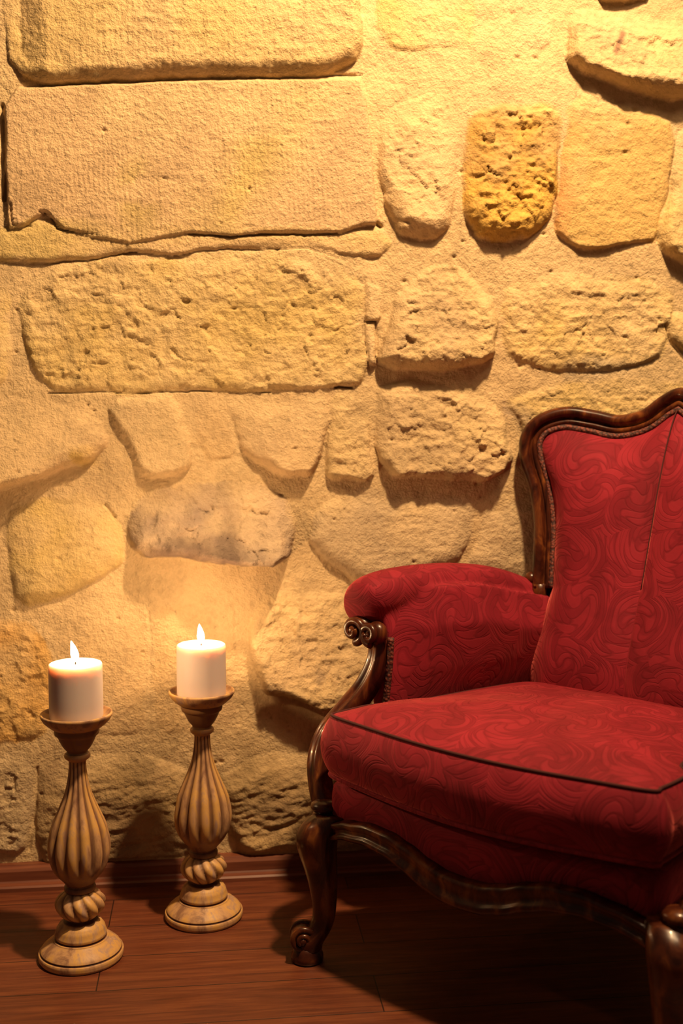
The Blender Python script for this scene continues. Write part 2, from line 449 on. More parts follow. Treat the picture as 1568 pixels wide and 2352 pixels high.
PAL = [  # (main colour, second colour)
 ((.60, .43, .23), (.56, .42, .17)),   # 0 warm ashlar
 ((.58, .40, .25), (.52, .40, .13)),   # 1 pinkish tooled ashlar with yellow-green stain
 ((.66, .50, .27), (.60, .44, .13)),   # 2 yellow sandstone
 ((.64, .46, .28), (.60, .42, .22)),   # 3 smooth tan
 ((.70, .53, .33), (.64, .48, .27)),   # 4 pale
 ((.60, .45, .22), (.42, .31, .19)),   # 5 rough yellow brown
 ((.29, .215, .17), (.56, .41, .27)),   # 6 dark grey and tan
 ((.55, .43, .28), (.40, .32, .24)),   # 7 greyish
 ((.62, .34, .09), (.58, .40, .18)),   # 8 orange ochre
 ((.54, .37, .18), (.33, .22, .12)),   # 9 dark rubble near the floor
 ((.62, .38, .09), (.42, .26, .10)),   # 10 strong ochre
 ((.61, .41, .16), (.58, .30, .12)),   # 11 orange yellow
]
MORTAR = ((.67, .49, .275), (.61, .44, .245))
def pull(c, k): return tuple(a * (1 - k) + b * k for a, b in zip(c, (.66, .465, .25)))
PAL = [p if i in (6, 9, 10, 11, 8) else (pull(p[0], .45), pull(p[1], .45)) for i, p in enumerate(PAL)]

def vnoise(x, z, scale, seed):
    r = np.random.RandomState(seed).rand(256, 256)
    X = x * scale + 37.3; Z = z * scale + 91.7
    xi = np.floor(X).astype(int); zi = np.floor(Z).astype(int)
    fx = X - xi; fz = Z - zi
    fx = fx * fx * (3 - 2 * fx); fz = fz * fz * (3 - 2 * fz)
    g = lambda a, b: r[a % 256, b % 256]
    return (g(xi, zi) * (1 - fx) + g(xi + 1, zi) * fx) * (1 - fz) + (g(xi, zi + 1) * (1 - fx) + g(xi + 1, zi + 1) * fx) * fz - .5
def fbm(x, z, scale, octs, seed, gain=.5):
    s = 0; a = 1; t = 0
    for k in range(octs):
        s = s + a * vnoise(x, z, scale * 2 ** k, seed + k); t += a; a *= gain
    return s / t * 2
def ridge(x, z, scale, octs, seed):
    s = 0; a = 1; t = 0
    for k in range(octs):
        s = s + a * (1 - 2 * np.abs(2 * vnoise(x, z, scale * 2 ** k, seed + k))); t += a; a *= .55
    return s / t
def poly_sd(px, pz, poly):
    d2 = np.full(px.shape, 1e9); inside = np.zeros(px.shape, bool)
    n = len(poly)
    for i in range(n):
        ax, az = poly[i]; bx, bz = poly[(i + 1) % n]
        ex, ez = bx - ax, bz - az
        t = np.clip(((px - ax) * ex + (pz - az) * ez) / (ex * ex + ez * ez + 1e-12), 0, 1)
        d2 = np.minimum(d2, (px - ax - t * ex) ** 2 + (pz - az - t * ez) ** 2)
        if abs(ez) > 1e-9:
            c = ((az > pz) != (bz > pz)) & (px < (bx - ax) * (pz - az) / ez + ax)
            inside ^= c
    return np.where(inside, 1, -1) * np.sqrt(d2)
def seg_d(px, pz, pts):
    d2 = np.full(px.shape, 1e9)
    for (ax, az), (bx, bz) in zip(pts[:-1], pts[1:]):
        ex, ez = bx - ax, bz - az
        t = np.clip(((px - ax) * ex + (pz - az) * ez) / (ex * ex + ez * ez + 1e-12), 0, 1)
        d2 = np.minimum(d2, (px - ax - t * ex) ** 2 + (pz - az - t * ez) ** 2)
    return np.sqrt(d2)
def chaikin(p):
    out = []
    for i in range(len(p)):
        a = p[i]; b = p[(i + 1) % len(p)]
        out += [(a[0] * .88 + b[0] * .12, a[1] * .88 + b[1] * .12), (a[0] * .12 + b[0] * .88, a[1] * .12 + b[1] * .88)]
    return out

def build_wall():
    xs = np.concatenate([np.arange(-2.0, -.80, .012), np.arange(-.80, .92, .0026), np.arange(.92, 2.4, .012)])
    zs = np.concatenate([np.arange(-.02, .60, .0030), np.arange(.60, 1.88, .0026), np.arange(1.88, 2.8, .012)])
    X, Z = np.meshgrid(xs, zs)      # rows = z
    H = .011 + .008 * fbm(X, Z, 6, 4, 5) + .0016 * fbm(X, Z, 40, 3, 9)
    col = np.empty(X.shape + (3,))
    mm = np.clip(.5 + fbm(X, Z, 5, 4, 21), 0, 1)[..., None]
    col[:] = np.array(MORTAR[0]) * (1 - mm) + np.array(MORTAR[1]) * mm
    wx = .011 * fbm(X, Z, 13, 5, 31, .58); wz = .011 * fbm(X, Z, 13, 5, 47, .58)
    stones = []
    for k, (pts, h, e, rough, tilt, c, kind) in enumerate(STONES):
        stones.append(([(a / 1000, b / 1000) for a, b in pts], h / 1000, e / 1000, rough / 1000, tilt, c, kind))
    rnd = random.Random(4)
    def extra(x0, x1, z0, z1):
        z = z0
        while z < z1:
            hh = rnd.uniform(.16, .26); x = x0 + rnd.uniform(-.1, 0)
            while x < x1:
                ww = rnd.uniform(.18, .42)
                j = lambda: rnd.uniform(-.014, .014)
                if x + ww < x1 + .12:
                    stones.append(([(x + .02 + j(), z + .02 + j()), (x + ww / 2, z + .015 + j()), (x + ww - .01 + j(), z + .02 + j()), (x + ww - .01 + j(), z + hh / 2), (x + ww - .02 + j(), z + hh - .01 + j()), (x + ww / 2, z + hh + j() * .5), (x + .02 + j(), z + hh - .01 + j())],
                                   rnd.uniform(.015, .045), .016, .003, .2, rnd.choice([2, 3, 4, 5, 7, 0]), 0))
                x += ww + .01
            z += hh + .01
    extra(-2.0, -.93, .02, 2.7); extra(.93, 2.3, .02, 2.7); extra(-.84, .84, 1.90, 2.7)
    for k, (poly, h, e, rough, tilt, c, kind) in enumerate(stones):
        poly2 = chaikin(poly) if kind != 2 else poly
        px = [p[0] for p in poly]; pz = [p[1] for p in poly]
        i0, i1 = np.searchsorted(xs, [min(px) - .03, max(px) + .03]); j0, j1 = np.searchsorted(zs, [min(pz) - .03, max(pz) + .03])
        if i1 <= i0 or j1 <= j0: continue
        sl = (slice(j0, j1), slice(i0, i1)); x = X[sl]; z = Z[sl]
        am = .35 if kind == 2 else 1.0
        sd = poly_sd(x + wx[sl] * am, z + wz[sl] * am, poly2)
        ev = e * (1 + (1.6 if kind == 0 else .2) * np.clip(fbm(x, z, 7, 3, 900 + k) + .15, -.3, 1))
        down = np.clip((max(pz) - z) / (max(pz) - min(pz)), 0, 1)
        if kind == 0: ev = ev * (1 + 1.6 * (1 - down) ** 1.5)
        t = np.clip(sd / ev, 0, 1)
        prof = np.sqrt(np.clip(1 - (1 - t) ** 2, 0, 1)) * .75 + .25 * (t * t * (3 - 2 * t))
        # stones stand out at the foot and run flush into the mortar at the head
        down = np.clip((max(pz) - z) / (max(pz) - min(pz)), 0, 1)
        if kind == 0: base = .012 + (h - .008) * np.clip(down * 1.15, 0, 1) ** (.75 + tilt)
        elif kind == 3: base = h * (.7 + .3 * down)
        else: base = h + 0 * z
        base = np.maximum(base, .012)
        inner = np.clip(sd / .05, 0, 1)
        hh = .009 + (base - .009) * prof
        s = 100 + k * 13
        r1 = fbm(x, z, 14, 4, s, .55)
        r2 = ridge(x, z * 1.6, 26, 4, s + 5)
        hh = hh + t * (rough * (1.3 * r1 + .9 * r2) + (.0005 + rough * .28) * fbm(x, z, 95, 3, s + 11, .7))
        if c == 9:   # weathered bedding of the rubble course, slanting strata
            hh = hh + t * .009 * fbm(x * .8 + z * .5, z * 2.0 - x * .35, 17, 4, s + 8, .6) + t * .004 * ridge(x * .7 + z * .3, z * 2.2 - x * .4, 30, 3, s + 9)
        elif rough > .003: # chiselled chunky facets
            hh = hh + t * rough * .9 * np.sign(fbm(x + .2 * z, z, 30, 3, s + 8)) * np.abs(fbm(x, z, 30, 3, s + 8)) ** .6
        if kind == 2:   # fine tooling strokes
            ph = x * 2 * PI / .0095 + 7 * fbm(x, z, 2.5, 2, s + 3) + 9 * z + 2.2 * fbm(x, z, 18, 2, s + 4)
            amt = np.clip(.55 + 1.3 * fbm(x, z, 4, 2, s + 6) - .9 * (x + .1), .05, 1)
            hh = hh + t * .0008 * np.sin(ph) * amt * np.clip(.6 + 1.6 * fbm(x, z, 26, 2, s + 7), 0, 1)
        if kind == 1:
            ph = x * 2 * PI / .011 + 5 * fbm(x, z, 3, 2, s + 3)
            hh = hh + t * .0004 * np.sin(ph) * np.clip(.6 + 1.6 * fbm(x, z, 26, 2, s + 7), 0, 1)
            lowe = np.clip((min(pz) + .12 - z) / .10, 0, 1)
            hh = hh + t * lowe * .004 * (fbm(x, z, 30, 4, s + 9) - .4)
            corner = np.clip((min(px) + .085 - x) / .085, 0, 1)
            hh = hh - corner ** 1.3 * .050 * t + t * corner * .006 * fbm(x, z, 35, 4, s + 19)
        H[sl] = np.maximum(H[sl], np.where(sd > 0, hh, -1))
        m = (np.clip(sd / .012 + .5 + fbm(x, z, 45, 3, s + 12), 0, 1) * np.clip(.45 + down * 1.2 + .8 * fbm(x, z, 12, 3, s + 14), .25, 1) * (sd > -.002))[..., None]
        q = np.clip(.5 + 1.1 * fbm(x, z, 9, 4, s + 2), 0, 1)
        if c == 6: q = np.clip(.35 + 2.0 * fbm(x, z, 9, 4, s + 2), 0, 1)
        if kind == 2:  # diagonal yellow stain
            q = np.exp(-((x + .22 - .75 * (z - 1.38)) / .07) ** 2) * np.clip(.7 + fbm(x, z, 12, 3, s + 2), 0, 1)
        if c == 11:
            q = np.clip((min(px) + .04 - x) / .05 + .9 * fbm(x, z, 14, 3, s + 2), 0, 1)
        q = q[..., None]
        cc = np.array(PAL[c][0]) * (1 - q) + np.array(PAL[c][1]) * q
        if c == 6:      # dark brown patches, heaviest along the foot of the stone
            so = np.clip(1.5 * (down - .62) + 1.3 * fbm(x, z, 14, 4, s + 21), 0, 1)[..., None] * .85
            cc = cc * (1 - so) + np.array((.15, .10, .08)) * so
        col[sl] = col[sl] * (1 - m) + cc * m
    for pts, hw, dep in CRACKS:
        pts = [(a / 1000, b / 1000) for a, b in pts]; hw /= 1000; dep /= 1000
        px = [p[0] for p in pts]; pz = [p[1] for p in pts]
        i0, i1 = np.searchsorted(xs, [min(px) - .03, max(px) + .03]); j0, j1 = np.searchsorted(zs, [min(pz) - .03, max(pz) + .03])
        sl = (slice(j0, j1), slice(i0, i1))
        d = seg_d(X[sl] + wx[sl] * .5, Z[sl] + wz[sl] * .5, pts)
        g = np.clip(1 - d / (hw * 1.2), 0, 1); g = g * g * (3 - 2 * g)
        H[sl] -= dep * .6 * g * np.clip(.75 + .8 * fbm(X[sl], Z[sl], 22, 2, 77), .25, 1.2)
    # small holes scattered in the stone
    for k in range(120):
        hx = rnd.uniform(-.7, .8); hz_ = rnd.uniform(.1, 1.8); r = rnd.uniform(.002, .006)
        i0, i1 = np.searchsorted(xs, [hx - .02, hx + .02]); j0, j1 = np.searchsorted(zs, [hz_ - .02, hz_ + .02])
        sl = (slice(j0, j1), slice(i0, i1))
        d = np.sqrt((X[sl] - hx) ** 2 + ((Z[sl] - hz_) * 1.4) ** 2)
        H[sl] -= .006 * np.clip(1 - d / (r * 1.5), 0, 1)
    # weathering stains: centre x, z, radii, colour, strength
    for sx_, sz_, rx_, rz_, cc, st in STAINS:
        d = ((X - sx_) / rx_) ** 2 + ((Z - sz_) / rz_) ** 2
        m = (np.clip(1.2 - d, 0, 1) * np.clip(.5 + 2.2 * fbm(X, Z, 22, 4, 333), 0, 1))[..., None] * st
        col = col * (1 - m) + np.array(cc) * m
    # rust stroke on the upper right stone
    nz = seg_d(X, Z, [RUST[0], RUST[1]])
    m = np.clip(1.4 - nz / .006, 0, 1)[..., None] * .75
    col = col * (1 - m) + np.array((.20, .09, .07)) * m
    H = np.where(Z < .05, np.minimum(H, .03), H)
    nx, nz_ = len(xs), len(zs)
    co = np.stack([X, -H, Z], -1).reshape(-1, 3)
    # back of the wall so that it has real thickness
    me = bpy.data.meshes.new('wall_back')
    nv = nx * nz_
    back = np.array([(xs[0], .25, zs[0]), (xs[-1], .25, zs[0]), (xs[-1], .25, zs[-1]), (xs[0], .25, zs[-1])])
    allv = np.concatenate([co, back])
    idx = np.arange(nv).reshape(nz_, nx)
    q = np.stack([idx[:-1, :-1], idx[:-1, 1:], idx[1:, 1:], idx[1:, :-1]], -1).reshape(-1, 4)
    A, B, Cc, D = nv, nv + 1, nv + 2, nv + 3
    polys_extra = [[B, A, D, Cc],
                   list(idx[-1, :]) + [Cc, D], list(idx[0, ::-1]) + [A, B],
                   list(idx[::-1, 0])[::1] + [A, D][::1], list(idx[:, -1]) + [Cc, B]]
    loops = np.concatenate([q.reshape(-1)] + [np.array(p) for p in polys_extra])
    starts = list(range(0, len(q) * 4, 4)); tot = [4] * len(q); s = len(q) * 4
    for p in polys_extra: starts.append(s); tot.append(len(p)); s += len(p)
    me.vertices.add(len(allv)); me.vertices.foreach_set('co', allv.reshape(-1).astype(np.float32))
    me.loops.add(len(loops)); me.loops.foreach_set('vertex_index', loops.astype(np.int32))
    me.polygons.add(len(starts)); me.polygons.foreach_set('loop_start', np.array(starts, np.int32))
    me.polygons.foreach_set('loop_total', np.array(tot, np.int32))
    me.polygons.foreach_set('use_smooth', np.array([True] * len(q) + [False] * 5))
    me.update(calc_edges=True); me.validate()
    at = me.color_attributes.new('stone_color', 'FLOAT_COLOR', 'POINT')
    cc = np.ones((len(allv), 4), np.float32); cc[:nv, :3] = col.reshape(-1, 3); cc[nv:, :3] = .4
    at.data.foreach_set('color', cc.reshape(-1))
    me.materials.append(M_STONE)
    o = bpy.data.objects.new('wall_back', me); C.objects.link(o)
    o.location = (0, WALL_Y, 0); o.rotation_euler = (0, 0, WALL_ANGLE)
    tag(o, 'rough yellow sandstone rubble wall with pale mortar', kind='structure')
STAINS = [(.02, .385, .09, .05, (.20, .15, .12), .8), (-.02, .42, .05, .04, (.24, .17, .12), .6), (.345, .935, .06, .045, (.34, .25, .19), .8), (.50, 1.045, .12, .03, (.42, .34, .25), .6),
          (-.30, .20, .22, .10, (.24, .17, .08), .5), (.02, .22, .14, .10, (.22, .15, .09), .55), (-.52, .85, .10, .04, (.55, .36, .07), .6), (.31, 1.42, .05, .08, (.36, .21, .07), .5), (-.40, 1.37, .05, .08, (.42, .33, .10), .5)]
RUST = ((.565, 1.712), (.548, 1.672))
build_wall()

# ------------------------------------------------------------------ floor and skirting
def floor_and_skirting():
    v = [(-2.2, -3.2, 0), (2.6, -3.2, 0), (2.6, .12, 0), (-2.2, .12, 0), (-2.2, -3.2, -.04), (2.6, -3.2, -.04), (2.6, .12, -.04), (-2.2, .12, -.04)]
    f = [(0, 1, 2, 3), (7, 6, 5, 4), (0, 4, 5, 1), (1, 5, 6, 2), (2, 6, 7, 3), (3, 7, 4, 0)]
    o = link_mesh('floor', v, f, M_FLOOR, smooth=False)
    o.location = (0, WALL_Y, 0); o.rotation_euler = (0, 0, WALL_ANGLE)
    tag(o, 'dark red-brown varnished floorboards running along the wall', kind='structure')
    prof = [(.03, 0), (-.060, 0), (-.060, .008), (-.056, .011), (-.042, .012), (-.040, .015), (-.040, .034), (-.037, .040), (-.030, .043), (.03, .043)]
    rings = [[(x, y, z) for y, z in prof] for x in (-1.99, 2.39)]
    vv, ff = loft(rings)
    o = link_mesh('baseboard_back', vv, ff, M_SKIRT, smooth=False)
    o.location = (0, WALL_Y, 0); o.rotation_euler = (0, 0, WALL_ANGLE)
    tag(o, 'low dark wooden skirting strip at the foot of the stone wall', kind='structure')
floor_and_skirting()

# ------------------------------------------------------------------ armchair
ARM = empty('armchair', (.204, 1.696, 0), math.radians(-41.4))
tag(ARM, 'antique red damask armchair with carved walnut frame against the stone wall', 'armchair')

def box_uv(o, seed=0.0, rot=None):
    """metre-scaled UVs chosen per face by its main direction"""
    me = o.data
    uv = me.uv_layers.new(name='UVMap')
    for p in me.polygons:
        n = p.normal; ax = (abs(n.x), abs(n.y) * 1.0, abs(n.z) * .95)
        k = ax.index(max(ax))
        for li in p.loop_indices:
            c = me.vertices[me.loops[li].vertex_index].co
            if k == 0: q = (c.y + 1.3, c.z)
            elif k == 1: q = (c.x, c.z)
            else: q = (c.x + .37, c.y + 2.1)
            uv.data[li].uv = (q[0] + seed, q[1] + seed * .6)
def flat_uv(o, fn):
    me = o.data; uv = me.uv_layers.new(name='UVMap')
    for p in me.polygons:
        for li in p.loop_indices:
            uv.data[li].uv = fn(me.vertices[me.loops[li].vertex_index].co)

def voxel(parts, vox, smooth_n=6, name='m'):
    v, f = merge(parts)
    o = link_mesh(name, v, f, None)
    bm = bmesh.new(); bm.from_mesh(o.data); bmesh.ops.recalc_face_normals(bm, faces=bm.faces); bm.to_mesh(o.data); bm.free()
    m = o.modifiers.new('r', 'REMESH'); m.mode = 'VOXEL'; m.voxel_size = vox; m.use_smooth_shade = True
    if smooth_n:
        m = o.modifiers.new('s', 'SMOOTH'); m.factor = .5; m.iterations = smooth_n
    dg = bpy.context.evaluated_depsgraph_get(); dg.update()
    me = bpy.data.meshes.new_from_object(o.evaluated_get(dg))
    bpy.data.objects.remove(o)
    me.polygons.foreach_set('use_smooth', [True] * len(me.polygons))
    return me
def from_mesh(name, me, mat, parent):
    me.materials.clear(); me.materials.append(mat); me.name = name
    o = bpy.data.objects.new(name, me); C.objects.link(o); o.parent = parent; return o
def mirrored(me):
    m2 = me.copy(); bm = bmesh.new(); bm.from_mesh(m2)
    for v in bm.verts: v.co.x = -v.co.x
    bmesh.ops.reverse_faces(bm, faces=bm.faces)
    bm.to_mesh(m2); bm.free(); return m2

# --- back: outline of the show-wood frame, half of it, from the arm up to the crest
HALF = [(-.226, .60), (-.231, .66), (-.237, .73), (-.253, .80), (-.272, .853), (-.277, .897), (-.258, .932), (-.215, .948), (-.164, .941), (-.114, .931), (-.066, .942), (-.030, .970), (0, .984)]
def dep(s, z):
    """depth of the frame plane: raked and hollowed"""
    centre = .505 + .185 * (z - .40) / .58
    side = .545 + .035 * (z - .6) / .35
    k = max(0.0, 1 - (s / .285) ** 2)
    return side + (centre - side) * k
out_l = catmull([(s, 0, z) for s, z in HALF + [(-s, z) for s, z in reversed(HALF[:-1])]], 8)
OUT = [(p.x, p.z) for p in out_l]

def frame_path():
    return [Vector((s, dep(s, z), z)) for s, z in OUT]
fp = frame_path()
def fref(i):
    s, z = OUT[i]
    e = .004
    n = Vector((1, (dep(s + e, z) - dep(s - e, z)) / (2 * e), 0)).cross(Vector((0, (dep(s, z + e) - dep(s, z - e)) / (2 * e), 1)))
    n.normalize()
    return n if n.y < 0 else -n
# a: towards inside(+)/outside(-) ; b: forward
prof = [(-.014, -.022), (-.0165, -.006), (-.015, .008), (-.009, .016), (-.002, .0175), (.004, .014), (.0075, .007), (.0085, .004), (.011, .004), (.0125, .008), (.017, .009), (.021, .006), (.022, -.004), (.020, -.022)]
v, f = sweep(fp, prof, fref)
bf_parts = [(v, f)]
# little scroll knobs where the stiles meet the arms, and back stiles down to the floor rail
for sx in (-1, 1):
    bf_parts.append(ball((sx * .247, .553, .617), .014))
    bf_parts.append(tube(catmull([(sx * .226, .552, .61), (sx * .232, .560, .50), (sx * .236, .566, .38), (sx * .238, .57, .27)], 5), .016, 10))
BF = link_mesh('back_frame', *merge(bf_parts), M_WOOD, ARM)
bm = bmesh.new(); bm.from_mesh(BF.data); bmesh.ops.recalc_face_normals(bm, faces=bm.faces); bm.to_mesh(BF.data); bm.free()
tag(BF, 'polished walnut serpentine crest and side rails')

# inner outline (edge of the cover)
def inset(d, extra_bottom=True):
    pts = []
    n = len(OUT)
    for i in range(n):
        a = Vector(OUT[max(i - 1, 0)]); b = Vector(OUT[min(i + 1, n - 1)])
        t = (b - a).normalized(); nn = Vector((t.y, -t.x))
        p = Vector(OUT[i]) + nn * d
        pts.append((p.x, p.y))
    return pts
gp = inset(.0255)
gpath = [Vector((s, dep(s, z) - .006, z)) for s, z in gp]
v, f = sweep(gpath, circle(.0055, 8, .004), fref)
g = link_mesh('gimp_trim', v, f, M_GIMP, ARM); tag(g, 'dark red braid along the inside of the back frame')

def back_cover():
    top = inset(.026)
    low = [(.222, .50), (.228, .42), (.20, .36), (.1, .345), (0, .345), (-.1, .345), (-.20, .36), (-.228, .42), (-.222, .50)]
    lowp = catmull([(top[-1][0], 0, top[-1][1])] + [(s, 0, z) for s, z in low] + [(top[0][0], 0, top[0][1])], 6)
    loop = [(s, z) for s, z in top] + [(p.x, p.z) for p in lowp[1:-1]]
    # even resampling
    P = [Vector(p) for p in loop]; P.append(P[0]); L = [0]
    for a, b in zip(P[:-1], P[1:]): L.append(L[-1] + (b - a).length)
    n = 420; R = []
    j = 0
    for k in range(n):
        t = L[-1] * k / n
        while L[j + 1] < t: j += 1
        u = (t - L[j]) / (L[j + 1] - L[j] + 1e-9); R.append(P[j].lerp(P[j + 1], u))
    rings = []; m = 90
    cx, cz = 0.0, .66
    for i in range(m + 1):
        r = 1 - i / m * .999
        ring = []
        for p in R:
            s = cx + (p.x - cx) * r; z = cz + (p.y - cz) * r
            puff = .052 * (1 - r ** 5.0) ** .8
            puff += .012 * math.exp(-((z - .47) / .09) ** 2) * (1 - r * r)
            # vertical seam down the middle, deeper towards the lumbar
            w = .0035
            seam = (.0055 if z > .62 else .0028) * math.exp(-(s / w) ** 2) + .010 * math.exp(-(s / .03) ** 2)
            puff -= seam * (1 - r ** 6)
            ring.append((s, dep(s, z) + .002 - puff, z))
        rings.append(ring)
    # turn the edge back
    edge = [(x, y + .03, z) for x, y, z in rings[0]]
    v, f = loft([edge] + rings, True, False)
    n0 = len(v); v.append((cx, dep(cx, cz) - .04, cz))
    base = (len(rings)) * n
    o = link_mesh('back_upholstery', v, f, M_RED, ARM)
    bm = bmesh.new(); bm.from_mesh(o.data)
    bmesh.ops.delete(bm, geom=[x for x in bm.verts if not x.link_faces], context='VERTS')
    bmesh.ops.recalc_face_normals(bm, faces=bm.faces)
    if sum(q.normal.y for q in bm.faces) > 0: bmesh.ops.reverse_faces(bm, faces=bm.faces)
    bm.to_mesh(o.data); bm.free()
    flat_uv(o, lambda c: (abs(c.x) + (0 if c.x < 0 else .313), c.z))
    return o
BU = back_cover(); tag(BU, 'red damask padded backrest with a vertical centre seam')
# the seam welt
def back_y(s, z):
    return dep(s, z) - .052 + .0155
sp = []
for k in range(24):
    z = .965 - k * (.965 - .62) / 23
    r = min(1, abs(z - .66) / .31)
    sp.append(Vector((0, dep(0, z) + .002 - (.052 * (1 - r ** 5) ** .8 - .0155 * (1 - r ** 6)) - .0005, z)))
v, f = tube(sp, .0013, 6)
o = link_mesh('seam', v, f, M_SEAM, ARM); tag(o, 'dark stitched seam down the back')

# outside back panel (seen from behind and the side)
bo = []
for r in (1.0, .5, .02):
    bo.append([(s * r, dep(s * r, .66 + (z - .66) * r) + .024, .66 + (z - .66) * r) for s, z in OUT + [(.236, .40), (.236, .27), (-.236, .27), (-.236, .40)]])
v, f = loft(bo, True, False)
o = link_mesh('outside_back', v, f, M_RED, ARM, smooth=False); box_uv(o)

# --- arms
def superloop(cx, cz, rx, rz, n=20, p=2.2):
    out = []
    for i in range(n):
        a = 2 * PI * i / n; c, s = math.cos(a), math.sin(a)
        out.append((cx + rx * math.copysign(abs(c) ** (2 / p), c), cz + rz * math.copysign(abs(s) ** (2 / p), s)))
    return out
# roll: (s centre, depth, z centre, rx, rz)
ROLL = [(-.344, .125, .604, .010, .012), (-.345, .129, .605, .030, .030), (-.346, .139, .607, .044, .042), (-.346, .163, .610, .052, .049), (-.344, .21, .614, .055, .051), (-.338, .28, .615, .055, .051),
        (-.324, .37, .611, .052, .051), (-.303, .46, .600, .047, .049), (-.279, .53, .582, .041, .045), (-.256, .575, .562, .034, .040)]
rp = []
ks = ['a', 'b', 'c', 'd', 'e']
Rv = catmull([(a, b, c) for a, b, c, _, _ in ROLL], 4); Rr = catmull([(d, e, 0) for _, _, _, d, e in ROLL], 4)
for p, r in zip(Rv, Rr):
    rp.append([(a + .22 * (z - p.z), p.y + .25 * (p.z - z) * max(0, 1 - (p.y - .125) / .1), z) for a, z in superloop(p.x, p.z, r.x, r.y, 24, 2.05)])
roll = loft(rp)
# panel below the roll: inner and outer cover
PAN = [(.155, -.312, -.342), (.19, -.306, -.346), (.27, -.290, -.345), (.36, -.270, -.328), (.46, -.251, -.305), (.54, -.232, -.275), (.59, -.215, -.258)]
pr = []
for d, si, so in PAN:
    zt = .62 - max(0, d - .35) * .22
    bulge = .014
    k = smoothstep((d - .14) / .22) * .030; pr.append([(si, d, .30), (si + bulge * .5, d, .40), (si + bulge + k * .6, d, .48), (si + bulge + k, d, zt - .06), (si - .001 + k * .8, d, zt + .012), (so, d, zt), (so - .004, d, .50), (so + .012, d, .40), (min(so + .034, -.262), d, .27), (si - .004, d, .27)])
prd = []
ncol = len(pr[0])
tracks = [catmull([r[j] for r in pr], 4) for j in range(ncol)]
for i in range(len(tracks[0])): prd.append([tracks[j][i] for j in range(ncol)])
panel = loft(prd)
arm_me = voxel([roll, panel], .0045, 10, 'arm')
arm_r = mirrored(arm_me)
for me, t in ((arm_me, ''), (arm_r, '')):
    o = from_mesh('arm_upholstery', me, M_RED, ARM); box_uv(o, .2)
# carved arm supports with a scroll hand
def support(sx):
    P = catmull([(-.322, .016, .255), (-.342, .022, .295), (-.358, .036, .340), (-.362, .062, .380), (-.352, .100, .415), (-.334, .130, .452), (-.319, .146, .495), (-.316, .150, .530), (-.324, .142, .558)], 6)
    n = len(P)
    prof = [(-.019, -.016), (-.020, .004), (-.016, .013), (-.009, .016), (-.003, .013), (0, .011), (.004, .013), (.011, .016), (.017, .012), (.020, .003), (.018, -.016)]
    v, f = sweep(P, [(a, b) for a, b in prof], (-.35, -1, .1), scale=lambda t: 1.0 + .12 * math.sin(PI * t) - .12 * t)
    parts = [(v, f)]
    # scroll hand under the roll: spiral volutes
    for cx, cz, r in ((-.346, .562, .023), (-.309, .558, .019)):
        for k in range(2):
            pass
        sp = []
        for i in range(40):
            t = i / 39; a = -PI / 2 + t * 2.6 * PI * (1 if cx < -.33 else -1); rr = r * (1 - .72 * t)
            sp.append(Vector((cx + rr * math.cos(a), .122 - .012 * t, cz + rr * math.sin(a))))
        parts.append(tube(sp, lambda t: .0085 * (1 - .35 * t), 8))
        parts.append(ball((cx, .118, cz), r * .45, 12, 8))
        parts.append(ball((cx, .138, cz), r * 1.12, 16, 10, (1, .8, 1)))
    # beaded acanthus at the bottom joint
    for i, (z, r) in enumerate(((.272, .023), (.256, .020), (.244, .024))):
        parts.append(ball((-.318, .006, z), r, 14, 8, (1.05, 1, .55)))
    V, Fc = merge(parts)
    if sx > 0: V = [(-a + .014, b, c) for a, b, c in V]; Fc = [tuple(reversed(q)) for q in Fc]
    return V, Fc
for sx in (-1, 1):
    o = link_mesh('arm_support', *support(sx), M_WOOD, ARM)
    bm = bmesh.new(); bm.from_mesh(o.data); bmesh.ops.recalc_face_normals(bm, faces=bm.faces); bm.to_mesh(o.data); bm.free()
    tag(o, 'carved walnut arm post ending in a scroll')
    gpz = catmull([(sx * .301, .150, .40), (sx * .296, .151, .45), (sx * .291, .152, .50), (sx * .288, .152, .550)], 8)
    v, f = sweep(gpz, circle(.0065, 8, .004), (-sx * .4, -1, 0))
    g = link_mesh('gimp_trim', v, f, M_GIMP, ARM)

